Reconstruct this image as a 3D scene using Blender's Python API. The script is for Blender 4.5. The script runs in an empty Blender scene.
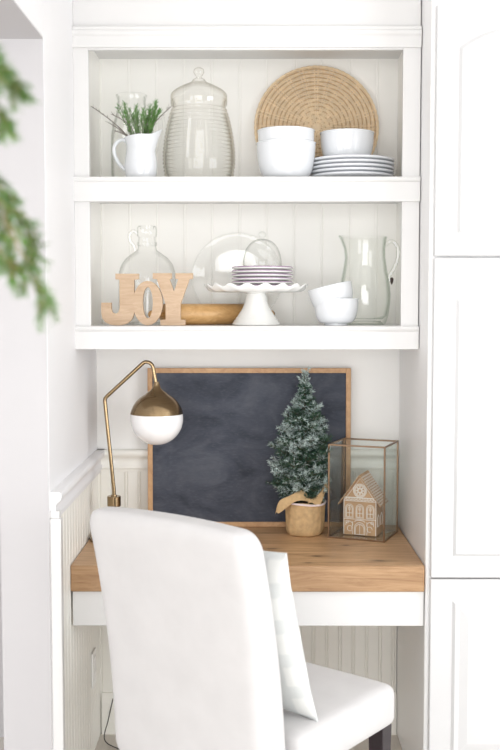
import bpy, math, random
from mathutils import Vector, Matrix
random.seed(7)
SC = bpy.context.scene
COL = SC.collection
R = math.radians
PI = math.pi

# ------------------------------------------------------------------ materials
def new_mat(name):
    m = bpy.data.materials.new(name); m.use_nodes = True
    nt = m.node_tree
    return m, nt, nt.nodes['Principled BSDF']

def mix_rgb(nt, fac, a, b):
    n = nt.nodes.new('ShaderNodeMix'); n.data_type = 'RGBA'
    for key, v in ((0, fac), (6, a), (7, b)):
        if hasattr(v, 'is_output') or isinstance(v, bpy.types.NodeSocket): nt.links.new(v, n.inputs[key])
        elif key == 0: n.inputs[0].default_value = v
        else: n.inputs[key].default_value = (*v, 1)
    return n.outputs[2]

def noise(nt, scale, detail=4, stretch=(1, 1, 1), rough=.5, dist=0):
    tc = nt.nodes.new('ShaderNodeTexCoord'); mp = nt.nodes.new('ShaderNodeMapping')
    mp.inputs['Scale'].default_value = stretch
    nt.links.new(tc.outputs['Object'], mp.inputs['Vector'])
    n = nt.nodes.new('ShaderNodeTexNoise')
    n.inputs['Scale'].default_value = scale; n.inputs['Detail'].default_value = detail
    n.inputs['Roughness'].default_value = rough; n.inputs['Distortion'].default_value = dist
    nt.links.new(mp.outputs['Vector'], n.inputs['Vector'])
    return n.outputs['Fac'], mp

def ramp(nt, src, stops):
    r = nt.nodes.new('ShaderNodeValToRGB'); e = r.color_ramp.elements
    while len(e) < len(stops): e.new(.5)
    for i, (p, c) in enumerate(stops):
        e[i].position = p; e[i].color = (*c, 1) if len(c) == 3 else c
    nt.links.new(src, r.inputs['Fac'])
    return r.outputs['Color']

def bump(nt, bsdf, src, strength=.1, dist=.002):
    b = nt.nodes.new('ShaderNodeBump'); b.inputs['Strength'].default_value = strength
    b.inputs['Distance'].default_value = dist
    nt.links.new(src, b.inputs['Height']); nt.links.new(b.outputs['Normal'], bsdf.inputs['Normal'])

def plain(name, col, rough=.5, var=.03, scale=6, metal=0, spec=.5, bmp=0, coat=0, stretch=(1, 1, 1), bdist=.001):
    m, nt, b = new_mat(name)
    f, _ = noise(nt, scale, 3, stretch)
    lo = tuple(max(0, c*(1-var)) for c in col); hi = tuple(min(1, c*(1+var)) for c in col)
    nt.links.new(ramp(nt, f, [(.3, lo), (.7, hi)]), b.inputs['Base Color'])
    b.inputs['Roughness'].default_value = rough; b.inputs['Metallic'].default_value = metal
    b.inputs['Specular IOR Level'].default_value = spec; b.inputs['Coat Weight'].default_value = coat
    if bmp: bump(nt, b, f, bmp, bdist)
    return m

M = {}
M['wall'] = plain('wall_paint', (.80, .795, .805), .6, .012, 3)
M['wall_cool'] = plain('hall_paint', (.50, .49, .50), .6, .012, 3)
M['trim'] = plain('trim_dimmed_paint', (.70, .695, .69), .35, .008, 3)  # white darkened in the colour to hold down the front light
M['cream'] = plain('cream_beadboard_paint', (.88, .87, .82), .4, .015, 3)
M['niche'] = plain('niche_brightened_paint', (.86, .855, .835), .5, .015, 3)  # wall colour raised to offset the shade inside the niche
M['shelf_brightened'] = plain('shelf_brightened_paint', (.945, .935, .90), .4, .012, 3)  # interior colour raised to offset the shade inside the shelves
M['cabinet'] = plain('cabinet_dimmed_paint', (.615, .615, .62), .3, .006, 3)  # doors: cabinet white darkened against the strong front light
M['cabinet_brightened'] = plain('cabinet_brightened_paint', (.86, .86, .86), .35, .006, 3)  # same white as the doors, lightened to offset shade on the niche side
M['ceiling'] = plain('ceiling_paint', (.88, .88, .88), .8, .01, 3)
M['porcelain'] = plain('white_porcelain', (.74, .76, .785), .12, .01, 8, coat=.3)
M['milk'] = plain('milk_white_ceramic', (.82, .82, .80), .15, .01, 8)
M['rim'] = plain('mauve_rim_glaze', (.34, .23, .34), .25, .05, 20)
M['rim_shade'] = plain('grey_rim_shade', (.62, .62, .68), .25, .05, 20)  # grey on the dinner plate lips stands in for shading in the stack
M['globe'] = plain('opal_glass', (.93, .93, .94), .08, .005, 5, coat=.5)
M['frost'] = plain('frosted_needle', (.52, .62, .60), .8, .12, 40)
M['needle'] = plain('dark_green_needle', (.018, .060, .038), .6, .4, 30)
M['needle2'] = plain('mid_green_needle', (.05, .12, .05), .6, .3, 30)
M['herb'] = plain('herb_green', (.10, .25, .045), .55, .3, 30)
M['herb_grey'] = plain('grey_twig', (.22, .19, .17), .7, .2, 30)
M['fern'] = plain('soft_fern_green', (.10, .22, .04), .5, .35, 25)
M['fern_stem'] = plain('fern_stem_olive', (.30, .24, .10), .6, .2, 25)
M['bark'] = plain('brown_bark', (.10, .06, .035), .8, .3, 30)
M['burlap'] = plain('tan_burlap', (.53, .36, .185), .85, .14, 60, bmp=.6, bdist=.002)
M['ribbon'] = plain('pale_pink_cord', (.80, .68, .68), .6, .08, 60)
M['dark_leg'] = plain('espresso_stained_wood', (.018, .010, .014), .35, .2, 12)
M['black'] = plain('black_rubber', (.02, .02, .02), .5, .1, 12)
M['icing'] = plain('white_icing', (.88, .86, .83), .6, .02, 30)
M['darkmark'] = plain('dark_brown_mark', (.035, .015, .01), .5, .2, 30)
M['plastic'] = plain('white_plastic', (.92, .92, .91), .3, .01, 5)
M['soil'] = plain('dark_moss', (.05, .06, .03), .9, .3, 50)
M['basket'] = plain('woven_basket_brown', (.35, .24, .13), .8, .2, 40, bmp=.5)

def fabric(name, col, scale=900, var=.05):
    m, nt, b = new_mat(name)
    tc = nt.nodes.new('ShaderNodeTexCoord')
    outs = []
    for ax in ('X', 'Z'):
        w = nt.nodes.new('ShaderNodeTexWave'); w.bands_direction = ax
        w.inputs['Scale'].default_value = scale/6; w.inputs['Distortion'].default_value = .4
        nt.links.new(tc.outputs['Object'], w.inputs['Vector']); outs.append(w.outputs['Fac'])
    mu = nt.nodes.new('ShaderNodeMath'); mu.operation = 'MULTIPLY'
    nt.links.new(outs[0], mu.inputs[0]); nt.links.new(outs[1], mu.inputs[1])
    f, _ = noise(nt, 12, 5)
    lo = tuple(c*(1-var) for c in col)
    nt.links.new(ramp(nt, f, [(.3, lo), (.65, col)]), b.inputs['Base Color'])
    b.inputs['Roughness'].default_value = .9; b.inputs['Specular IOR Level'].default_value = .2
    b.inputs['Sheen Weight'].default_value = .15
    bump(nt, b, mu.outputs[0], .25, .0006)
    return m
M['linen'] = fabric('off_white_linen', (.60, .59, .59))

# pillow: pale linen with a faint woven plaid
m, nt, b = new_mat('pale_plaid_linen')
tc = nt.nodes.new('ShaderNodeTexCoord')
fs = []
for ax in ('X', 'Z'):
    w = nt.nodes.new('ShaderNodeTexWave'); w.bands_direction = ax; w.inputs['Scale'].default_value = 3.2
    w.inputs['Distortion'].default_value = .3; w.inputs['Detail Scale'].default_value = 2
    nt.links.new(tc.outputs['Object'], w.inputs['Vector'])
    fs.append(ramp(nt, w.outputs['Fac'], [(.55, (0, 0, 0)), (.75, (1, 1, 1))]))
ad = nt.nodes.new('ShaderNodeMath'); ad.operation = 'ADD'
nt.links.new(fs[0], ad.inputs[0]); nt.links.new(fs[1], ad.inputs[1])
nt.links.new(ramp(nt, ad.outputs[0], [(0, (.70, .71, .695)), (1, (.61, .63, .625))]), b.inputs['Base Color'])
b.inputs['Roughness'].default_value = .9
f, _ = noise(nt, 14, 4); bump(nt, b, f, .5, .006)
M['plaid'] = m

# butcher block
def wood(name, stops, grain=(1.2, 14, 14), scale=4, rough=.4, knots=True, bmp=.1, dist=1.2, boards=0):
    m, nt, b = new_mat(name)
    f, mp = noise(nt, scale, 8, grain, .66, dist)
    col = ramp(nt, f, stops)
    f2, _ = noise(nt, 3.5, 2, (1, 2.2, 2.2))
    col = mix_rgb(nt, ramp(nt, f2, [(.35, (0, 0, 0)), (.75, (.35, .35, .35))]), col, stops[0][1])
    if knots:
        tc = nt.nodes.new('ShaderNodeTexCoord'); wob, _ = noise(nt, 22, 3)
        for kx, ky, kr in ((.20, -.175, .016), (.385, -.235, .017), (.06, -.08, .012), (.30, -.03, .011), (-.44, -.12, .014), (.165, -.262, .010)):
            sb = nt.nodes.new('ShaderNodeVectorMath'); sb.operation = 'SUBTRACT'; sb.inputs[1].default_value = (kx, ky, 0)
            ml_ = nt.nodes.new('ShaderNodeVectorMath'); ml_.operation = 'MULTIPLY'; ml_.inputs[1].default_value = (.42, 1, 0)
            ln_ = nt.nodes.new('ShaderNodeVectorMath'); ln_.operation = 'LENGTH'
            nt.links.new(tc.outputs['Object'], sb.inputs[0]); nt.links.new(sb.outputs[0], ml_.inputs[0]); nt.links.new(ml_.outputs[0], ln_.inputs[0])
            sc_ = nt.nodes.new('ShaderNodeMath'); sc_.operation = 'MULTIPLY_ADD'; sc_.inputs[1].default_value = 1/(kr*1.6)
            wb = nt.nodes.new('ShaderNodeMath'); wb.operation = 'MULTIPLY_ADD'; wb.inputs[1].default_value = .8; wb.inputs[2].default_value = -.4
            nt.links.new(wob, wb.inputs[0]); nt.links.new(ln_.outputs['Value'], sc_.inputs[0]); nt.links.new(wb.outputs[0], sc_.inputs[2])
            k = ramp(nt, sc_.outputs[0], [(.18, (.85, .85, .85)), (.40, (.35, .35, .35)), (1, (0, 0, 0))])
            col = mix_rgb(nt, k, col, tuple(c*.30 for c in stops[0][1]))
    if boards:
        tc = nt.nodes.new('ShaderNodeTexCoord'); sp = nt.nodes.new('ShaderNodeSeparateXYZ')
        nt.links.new(tc.outputs['Object'], sp.inputs[0])
        mm = nt.nodes.new('ShaderNodeMath'); mm.operation = 'MODULO'; mm.inputs[1].default_value = boards
        ab = nt.nodes.new('ShaderNodeMath'); ab.operation = 'ABSOLUTE'
        nt.links.new(sp.outputs['Y'], ab.inputs[0]); nt.links.new(ab.outputs[0], mm.inputs[0])
        dv = nt.nodes.new('ShaderNodeMath'); dv.operation = 'DIVIDE'; dv.inputs[1].default_value = boards
        nt.links.new(mm.outputs[0], dv.inputs[0])
        k = ramp(nt, dv.outputs[0], [(0, (.55, .55, .55)), (.03, (0, 0, 0))])
        col = mix_rgb(nt, k, col, tuple(c*.4 for c in stops[0][1]))
    nt.links.new(col, b.inputs['Base Color'])
    b.inputs['Roughness'].default_value = rough
    bump(nt, b, f, bmp, .001)
    return m
M['block'] = wood('honey_butcher_block', [(.30, (.33, .18, .085)), (.5, (.53, .32, .165)), (.72, (.68, .45, .25))], boards=.149)
M['signwood'] = wood('washed_pale_wood', [(.3, (.44, .30, .19)), (.6, (.57, .42, .29)), (.8, (.66, .53, .41))], (3, 20, 20), 4, .6, False)
M['pinwood'] = wood('golden_rolling_pin_wood', [(.3, (.50, .28, .10)), (.6, (.66, .41, .18)), (.8, (.74, .50, .25))], (3, 14, 14), 4, .4, False)
M['framewood'] = wood('warm_oak_frame', [(.3, (.46, .25, .12)), (.6, (.62, .38, .20)), (.8, (.70, .45, .26))], (6, 6, 6), 5, .5, False)
M['kraft'] = plain('brown_kraft_board', (.50, .315, .175), .8, .12, 25)
M['wicker'] = plain('natural_wicker', (.82, .65, .44), .6, .10, 60)
M['wicker_dark'] = plain('darker_wicker', (.60, .41, .23), .6, .12, 60)

# chalkboard
m, nt, b = new_mat('dusty_slate')
f, _ = noise(nt, 5, 6, (1, 1, 1.6), .6, .8)
f2, _ = noise(nt, 60, 3, (1, 1, 3))
c = ramp(nt, f, [(.32, (.042, .048, .066)), (.52, (.075, .083, .108)), (.72, (.115, .125, .152))])
c = mix_rgb(nt, ramp(nt, f2, [(.5, (0, 0, 0)), (.8, (.25, .25, .25))]), c, (.16, .17, .2))
nt.links.new(c, b.inputs['Base Color']); b.inputs['Roughness'].default_value = .75
b.inputs['Specular IOR Level'].default_value = .25
M['slate'] = m

# brushed brass
def metal(name, col, rough):
    m, nt, b = new_mat(name)
    f, _ = noise(nt, 30, 3, (1, 1, 12))
    nt.links.new(ramp(nt, f, [(.3, tuple(c*.88 for c in col)), (.7, col)]), b.inputs['Base Color'])
    b.inputs['Metallic'].default_value = 1; b.inputs['Roughness'].default_value = rough
    return m
M['brass'] = metal('antique_brass', (.36, .26, .15), .22)
M['boxbrass'] = metal('aged_copper_brass', (.30, .20, .13), .32)

# thin clear glass: fresnel reflection over a slightly absorbing sheet
def glass(name, tint=(.992, .994, .992), edge=(.70, .71, .69), ior=1.45, power=.5):
    m = bpy.data.materials.new(name); m.use_nodes = True; nt = m.node_tree
    for n in list(nt.nodes): nt.nodes.remove(n)
    out = nt.nodes.new('ShaderNodeOutputMaterial'); mx = nt.nodes.new('ShaderNodeMixShader')
    tr = nt.nodes.new('ShaderNodeBsdfTransparent'); gl = nt.nodes.new('ShaderNodeBsdfGlossy')
    gl.inputs['Roughness'].default_value = .03; gl.inputs['Color'].default_value = (1, 1, 1, 1)
    fc = nt.nodes.new('ShaderNodeLayerWeight'); fc.inputs['Blend'].default_value = .5
    pw = nt.nodes.new('ShaderNodeMath'); pw.operation = 'POWER'; pw.inputs[1].default_value = 4.5
    nt.links.new(fc.outputs['Facing'], pw.inputs[0])
    fr = nt.nodes.new('ShaderNodeMath'); fr.operation = 'MULTIPLY_ADD'; fr.inputs[1].default_value = .6; fr.inputs[2].default_value = .035
    nt.links.new(pw.outputs[0], fr.inputs[0])
    lw = nt.nodes.new('ShaderNodeLayerWeight'); lw.inputs['Blend'].default_value = power
    c = ramp(nt, lw.outputs['Facing'], [(.45, tint), (.95, edge)])
    nt.links.new(c, tr.inputs['Color'])
    nt.links.new(fr.outputs[0], mx.inputs[0]); nt.links.new(tr.outputs[0], mx.inputs[1]); nt.links.new(gl.outputs[0], mx.inputs[2])
    nt.links.new(mx.outputs[0], out.inputs[0])
    return m
M['glass'] = glass('clear_glass')
M['greenglass'] = glass('greenish_clear_glass', (.990, .993, .988), (.64, .69, .64))
M['ribglass'] = glass('smoky_ribbed_glass', (.991, .989, .981), (.64, .61, .55), 1.5)
M['pane'] = glass('flat_pane_glass', (.975, .985, .98), (.86, .90, .885), 1.42)

# ------------------------------------------------------------------ mesh builder
class MB:
    def __init__(s): s.v = []; s.f = []; s.m = []
    def add(s, vs, fs, mi=0):
        o = len(s.v); s.v += [tuple(v) for v in vs]; s.f += [tuple(i+o for i in f) for f in fs]; s.m += [mi]*len(fs)
    def box(s, x0, x1, y0, y1, z0, z1, mi=0, T=None):
        vs = [(x, y, z) for z in (z0, z1) for y in (y0, y1) for x in (x0, x1)]
        if T: vs = [T @ Vector(v) for v in vs]
        s.add(vs, [(0, 2, 3, 1), (4, 5, 7, 6), (0, 1, 5, 4), (2, 6, 7, 3), (0, 4, 6, 2), (1, 3, 7, 5)], mi)
    def lathe(s, prof, seg=48, c=(0, 0, 0), mi=0, mod=None, T=None, closed=False):
        vs = []; fs = []; n = len(prof)
        for (r, z) in prof:
            for k in range(seg):
                a = 2*PI*k/seg
                if mod: rr, zz = mod(r, z, a)
                else: rr, zz = r, z
                p = Vector((rr*math.cos(a), rr*math.sin(a), zz))
                if T: p = T @ p
                vs.append(p+Vector(c))
        for i in range(n-1 if not closed else n):
            for k in range(seg):
                a, b_ = i*seg+k, i*seg+(k+1) % seg
                j = (i+1) % n
                fs.append((a, b_, j*seg+(k+1) % seg, j*seg+k))
        s.add(vs, fs, mi)
    def tube(s, path, rad, seg=8, mi=0, cap=True, closed=False):
        pts = [Vector(p) for p in path]; n = len(pts)
        rads = rad if isinstance(rad, (list, tuple)) else [rad]*n
        vs = []; fs = []; up = None
        for i, p in enumerate(pts):
            a = pts[(i-1) % n] if (closed or i > 0) else p
            b_ = pts[(i+1) % n] if (closed or i < n-1) else p
            t = (b_-a)
            if t.length < 1e-9: t = Vector((0, 0, 1))
            t.normalize()
            if up is None:
                up = Vector((0, 0, 1)) if abs(t.z) < .9 else Vector((1, 0, 0))
            u = up - t*up.dot(t)
            if u.length < 1e-6: u = t.orthogonal()
            u.normalize(); w = t.cross(u); up = u
            for k in range(seg):
                an = 2*PI*k/seg
                vs.append(p+(u*math.cos(an)+w*math.sin(an))*rads[i])
        for i in range(n if closed else n-1):
            j = (i+1) % n
            for k in range(seg):
                fs.append((i*seg+k, i*seg+(k+1) % seg, j*seg+(k+1) % seg, j*seg+k))
        if cap and not closed:
            fs.append(tuple(range(seg-1, -1, -1))); fs.append(tuple((n-1)*seg+k for k in range(seg)))
        s.add(vs, fs, mi)
    def extrude_x(s, prof, x0, x1, mi=0, cap=True):   # prof: closed list of (y,z)
        n = len(prof); vs = [(x0, y, z) for y, z in prof]+[(x1, y, z) for y, z in prof]
        fs = [(i, (i+1) % n, n+(i+1) % n, n+i) for i in range(n)]
        if cap: fs += [tuple(range(n-1, -1, -1)), tuple(range(n, 2*n))]
        s.add(vs, fs, mi)
    def extrude_y(s, prof, y0, y1, mi=0, cap=True):   # prof: closed list of (x,z)
        n = len(prof); vs = [(x, y0, z) for x, z in prof]+[(x, y1, z) for x, z in prof]
        fs = [(i, (i+1) % n, n+(i+1) % n, n+i) for i in range(n)]
        if cap: fs += [tuple(range(n-1, -1, -1)), tuple(range(n, 2*n))]
        s.add(vs, fs, mi)
    def build(s, name, mat, parent=None, loc=(0, 0, 0), bevel=0, seg=2, smooth=True, angle=35, sub=0, rotz=0):
        me = bpy.data.meshes.new(name); me.from_pydata(s.v, [], s.f)
        mats = mat if isinstance(mat, (list, tuple)) else [mat]
        for q in mats: me.materials.append(q)
        for p, mi in zip(me.polygons, s.m): p.material_index = mi
        me.validate(); me.update()
        import bmesh
        bm = bmesh.new(); bm.from_mesh(me); bmesh.ops.recalc_face_normals(bm, faces=bm.faces); bm.to_mesh(me); bm.free()
        if smooth:
            me.shade_smooth(); me.set_sharp_from_angle(angle=R(angle))
        o = bpy.data.objects.new(name, me); COL.objects.link(o); o.location = loc; o.rotation_euler.z = rotz
        if parent: o.parent = parent
        if bevel:
            b = o.modifiers.new('bevel', 'BEVEL'); b.width = bevel; b.segments = seg; b.limit_method = 'ANGLE'; b.angle_limit = R(40)
            b.harden_normals = False
        if sub:
            q = o.modifiers.new('sub', 'SUBSURF'); q.levels = sub; q.render_levels = sub
        return o

def tag(o, label=None, cat=None, group=None, kind=None):
    if label: o['label'] = label
    if cat: o['category'] = cat
    if group: o['group'] = group
    if kind: o['kind'] = kind
    return o
def thing(name, label, cat, loc, rotz=0, group=None):
    o = bpy.data.objects.new(name, None); COL.objects.link(o); o.empty_display_size = .05
    o.location = loc; o.rotation_euler.z = rotz
    return tag(o, label, cat, group)
def struct(o): o['kind'] = 'structure'; return o

def arc(cx, cz, r, a0, a1, n, ry=None):
    ry = r if ry is None else ry
    return [(cx+r*math.cos(R(a0+(a1-a0)*i/n)), cz+ry*math.sin(R(a0+(a1-a0)*i/n))) for i in range(n+1)]

def smooth_path(pts, n=8):
    P = [Vector(p) for p in pts]; out = []
    for i in range(len(P)-1):
        p0 = P[max(i-1, 0)]; p1 = P[i]; p2 = P[i+1]; p3 = P[min(i+2, len(P)-1)]
        for k in range(n):
            t = k/n
            out.append(.5*((2*p1)+(p2-p0)*t+(2*p0-5*p1+4*p2-p3)*t*t+(3*p1-p0-3*p2+p3)*t**3))
    out.append(P[-1]); return out

# ------------------------------------------------------------------ the room
XL, XR = -.550, .513          # niche side walls
YB = .60                      # niche back wall
CEIL = 2.62

m = MB(); m.box(-2.4, 3.2, -5.2, .75, -.06, 0)
struct(m.build('floor', wood('pale_bounce_floor', [(.3, (.58, .54, .49)), (.6, (.66, .62, .57)), (.8, (.72, .68, .63))], (8, 1, 8), 4, .45, False)))  # floor tone made pale to bounce light up under the shelves
m = MB(); m.box(-2.4, 3.2, -5.2, .75, CEIL, CEIL+.08)
struct(m.build('ceiling', M['ceiling']))
m = MB(); m.box(XL-.12, 3.2, YB, YB+.12, 0, CEIL)
struct(m.build('wall_back', M['niche']))
# left wall of the niche, then a header over the opening nearer the camera
m = MB(); m.box(XL-.133, XL, -.2738, YB, 0, CEIL); m.box(XL-.133, XL, -5.2, -.2738, 2.232, CEIL)
struct(m.build('wall_left', M['wall'], bevel=.003))
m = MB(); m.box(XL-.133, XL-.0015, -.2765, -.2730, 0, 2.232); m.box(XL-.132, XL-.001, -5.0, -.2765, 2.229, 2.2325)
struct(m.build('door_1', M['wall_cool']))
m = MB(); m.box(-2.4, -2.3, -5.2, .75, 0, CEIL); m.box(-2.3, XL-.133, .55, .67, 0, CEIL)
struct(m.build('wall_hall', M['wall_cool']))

# beadboard profile: narrow boards with a bead and a v-groove between
def beadboard(length, z0, z1, pitch=.0475, t=.010, d=.0035):
    """outline in (s, depth) along the wall, extruded upright"""
    pts = []; s_ = 0
    while s_ < length-1e-6:
        e = min(s_+pitch, length)
        pts += [(s_, t-d)]
        for (a, q) in ((.002, t), (.0055, t+.0012), (.009, t), (.0105, t-d), (.0125, t)):
            if s_+a < e: pts.append((s_+a, q))
        pts.append((e-.0008, t)); s_ = e
    pts.append((length, t-d))
    return pts
def bead_back(x0, x1, y, z0, z1, sign=-1, **k):
    pr = beadboard(x1-x0, z0, z1, **k)
    n = len(pr); vs = [(x0+a, y+sign*q, z0) for a, q in pr]+[(x0+a, y+sign*q, z1) for a, q in pr]
    fs = [(i, i+1, n+i+1, n+i) for i in range(n-1)]
    # closing strip on top
    b0 = len(vs); vs += [(x0, y, z1), (x1, y, z1)]
    fs.append(tuple([n+i for i in range(n)]+[b0+1, b0]))
    return vs, fs
m = MB(); m.add(*bead_back(XL, XR, YB, 0, .96)); struct(m.build('wall_back_beadboard', M['cream'], smooth=False))
# left beadboard
pr = beadboard(.84, 0, .96, t=.0035, d=.0030); n = len(pr); y0 = -.24
vs = [(XL+q, y0+a, z) for z in (0, .96) for a, q in pr]; b0 = len(vs); vs += [(XL, y0, .96), (XL, y0+.84, .96)]
m = MB(); m.add(vs, [(i, i+1, n+i+1, n+i) for i in range(n-1)]+[tuple([n+i for i in range(n)]+[b0+1, b0])])
struct(m.build('wall_left_beadboard', M['cream'], smooth=False))
# chair rails
RAIL = [(0, .945), (.012, .945), (.013, .955), (.018, .958), (.019, .968), (.014, .975), (.014, .990), (.020, .998), (.028, 1.003), (.030, 1.012), (.030, 1.021), (.026, 1.025), (0, 1.025)]
m = MB(); m.extrude_x([(YB-q, z) for q, z in RAIL], XL, XR)
struct(m.build('trim_1', M['cream'], angle=50))
m = MB(); m.extrude_y([(XL+q, z) for q, z in RAIL], -.262, YB)
struct(m.build('trim_2', M['wall'], angle=50))
m = MB(); m.box(XL, XL+.030, -.272, -.245, .15, .955); m.box(XL, XL+.026, -.272, -.245, .955, .975)
struct(m.build('trim_3', M['trim'], bevel=.003))
BASE = [(0, 0), (.016, 0), (.016, .11), (.013, .125), (.008, .135), (.007, .148), (0, .15)]
m = MB(); m.extrude_x([(YB-.010-q, z) for q, z in BASE], XL+.01, XR); struct(m.build('baseboard_back', M['cream']))


# ------------------------------------------------------------------ built-in shelf unit
SY = .175; SBK = .580
ZC1, ZC2 = 1.882, 2.375      # the two compartments are a little taller than their openings
Z1, Z2, Z3, Z4, Z5, Z6 = 1.3966, 1.468, 1.8494, 1.9256, 2.309, 2.3658
t = thing('wall_shelf_unit', 'white built-in open shelf unit fixed high in the niche above the desk', 'shelf', (0, SY, Z1))
def lb(m, x0, x1, y0, y1, z0, z1): m.box(x0, x1, y0-SY, y1-SY, z0-Z1, z1-Z1)
m = MB(); lb(m, XL, XL+.047, SY, SY+.02, Z1, Z6); lb(m, .458, XR-.001, SY, SY+.02, Z1, Z6)
lb(m, XL+.047, .458, SY, SY+.02, Z1, Z2); lb(m, XL+.047, .458, SY, SY+.02, Z3, Z4); lb(m, XL+.047, .458, SY, SY+.02, Z5, Z6)
m.build('face_frame', M['trim'], t, bevel=.0015)
def rail_moulding(zb, zt, dp=.012):
    m = MB(); y = 0
    pr = [(y, zb), (y-dp, zb), (y-dp, zt-.016), (y-dp-.004, zt-.013), (y-dp-.006, zt-.006), (y-dp-.004, zt), (y, zt)]
    m.extrude_x([(a, b_-Z1) for a, b_ in pr], XL, XR-.001); return m
rail_moulding(Z1, Z2-.001).build('bottom_rail', M['trim'], t, angle=50)
rail_moulding(Z3+.001, Z4-.001).build('middle_rail', M['trim'], t, angle=50)
rail_moulding(Z5+.006, Z6, .008).build('top_rail', M['trim'], t, angle=50)
m = MB(); lb(m, XL, XR-.001, SY+.02, SBK, Z1, Z2); m.build('bottom_board', M['trim'], t)
m = MB(); lb(m, XL, XR-.001, SY+.02, SBK, ZC1, Z4); m.build('middle_board', M['trim'], t)
m = MB(); lb(m, XL, XR-.001, SY+.02, SBK, ZC2, ZC2+.02); m.build('top_board', M['trim'], t)
for (a, b_) in ((Z2, ZC1), (Z4, ZC2)):
    m = MB(); lb(m, XL, XL+.022, SY+.02, SBK, a, b_); m.build('side_panel', M['shelf_brightened'], t)
    m = MB(); lb(m, XR-.016, XR-.001, SY+.02, SBK, a, b_); m.build('side_panel', M['shelf_brightened'], t)
    m = MB(); vs, fs = bead_back(XL+.022, XR-.016, SBK-SY+.004, a-Z1, b_-Z1, pitch=.095, d=.0008); m.add(vs, fs)
    m.build('back_panel', M['shelf_brightened'], t, smooth=False)
m = MB(); lb(m, XL, XR-.001, SBK, YB-.001, Z1, ZC2+.02); m.build('back_board', M['shelf_brightened'], t)
# soffit over it up to the ceiling
m = MB(); m.box(XL, XR-.001, SY+.008, SY+.03, Z6, CEIL); m.box(XL, XR-.001, SY+.03, YB, ZC2+.021, CEIL); m.box(XL, XR-.001, SY-.012, SY+.01, Z6, Z6+.012)
struct(m.build('wall_soffit', M['trim'], bevel=.002))

# ------------------------------------------------------------------ built-in desk
t = thing('built_in_desk', 'built-in desk with thick honey wood top and white apron across the niche', 'desk', (0, .3, .5714))
m = MB(); m.box(XL+.005, XR-.001, -.3, YB-.312, .1066, .1858)
m.build('worktop', M['block'], t, bevel=.004, seg=3)
m = MB(); m.box(XL+.009, XR-.001, -.287, -.265, 0, .1066); m.build('apron', M['trim'], t, bevel=.0015)
m = MB(); m.box(XL+.013, XL+.035, -.265, .285, .055, .1066); m.box(XR-.022, XR-.001, -.265, .285, .055, .1066); m.box(XL+.035, XR-.022, .265, .285, .055, .1066)
m.build('support_cleat', M['trim'], t)
DT = .5714+.1858

# ------------------------------------------------------------------ pantry cabinet on the right
PX = .515
t = thing('pantry_cabinet', 'tall glossy white pantry cabinet right of the niche with arched raised-panel doors', 'cabinet', (1.0, .3, 0))
m = MB(); m.box(PX-1.0, .62, -.290, .295, 0, CEIL-.002); m.build('body', M['cabinet_brightened'], t, bevel=.004, seg=3)
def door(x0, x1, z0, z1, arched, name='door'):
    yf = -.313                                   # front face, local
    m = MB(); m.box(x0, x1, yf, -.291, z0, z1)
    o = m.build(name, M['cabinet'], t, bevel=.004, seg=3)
    # raised panel: groove ring and a raised field whose top is arched
    def outline(ins):
        a, b_, c, d = x0+ins, x1-ins, z0+ins, z1-ins
        if not arched: return [(a, c), (b_, c), (b_, d), (a, d)]
        sh = .055; cx = (a+b_)/2; w = (b_-a)/2
        pts = [(a, c), (b_, c), (b_, d-sh)]
        for i in range(1, 20):
            u = 1-2*i/20
            pts.append((cx+w*u*.93, d-sh+.006+(sh-.006)*(math.cos(u*PI/2)**.75)))
        pts.append((a, d-sh)); return pts
    A = outline(.066); B = outline(.074); C_ = outline(.088); n = len(A)
    q = MB(); vs = [(x, yf-.0005, z) for x, z in A]+[(x, yf-.0065, z) for x, z in B]+[(x, yf-.0035, z) for x, z in C_]
    D_ = outline(.112); vs += [(x, yf-.0095, z) for x, z in D_]
    fs = []
    for l in range(3):
        for i in range(n): fs.append((l*n+i, l*n+(i+1) % n, (l+1)*n+(i+1) % n, (l+1)*n+i))
    fs.append(tuple(3*n+i for i in range(n)))
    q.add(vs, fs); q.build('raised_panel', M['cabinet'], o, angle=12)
    return o
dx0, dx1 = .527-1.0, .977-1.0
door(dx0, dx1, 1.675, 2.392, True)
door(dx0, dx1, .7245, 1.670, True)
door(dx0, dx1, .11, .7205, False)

# ------------------------------------------------------------------ dining chair
t = thing('upholstered_chair', 'white linen upholstered parsons chair turned sideways at the desk', 'chair', (.046, -.28, 0), R(-38))
def padded(nx, ny, nz, dims, r, fn):
    """rounded box, as a subdivided cube snapped to a rounded shell, then warped by fn"""
    vs = {}; V = []; F = []
    def vid(i, j, k):
        if (i, j, k) in vs: return vs[(i, j, k)]
        def ease(q, n, L):      # concentrate loops near ends
            tt = q/n; return L*(.5-.5*math.cos(PI*tt))-L/2
        p = Vector((ease(i, nx, dims[0]), ease(j, ny, dims[1]), ease(k, nz, dims[2])))
        c = Vector([max(-(dims[a]/2-r[a]), min(dims[a]/2-r[a], p[a])) for a in range(3)])
        d = Vector([(p[a]-c[a])/r[a] for a in range(3)])
        if d.length > 1e-9:
            mx = max(abs(d[0]), abs(d[1]), abs(d[2])); d = d.normalized()*mx
        p = Vector([c[a]+d[a]*r[a] for a in range(3)])
        vs[(i, j, k)] = len(V); V.append(fn(p)); return vs[(i, j, k)]
    for i in range(nx):
        for j in range(ny):
            for k in (0, nz): F.append((vid(i, j, k), vid(i+1, j, k), vid(i+1, j+1, k), vid(i, j+1, k)))
    for i in range(nx):
        for k in range(nz):
            for j in (0, ny): F.append((vid(i, j, k), vid(i+1, j, k), vid(i+1, j, k+1), vid(i, j, k+1)))
    for j in range(ny):
        for k in range(nz):
            for i in (0, nx): F.append((vid(i, j, k), vid(i, j+1, k), vid(i, j+1, k+1), vid(i, j, k+1)))
    m = MB(); m.add(V, F); return m
BH = .684
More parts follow.
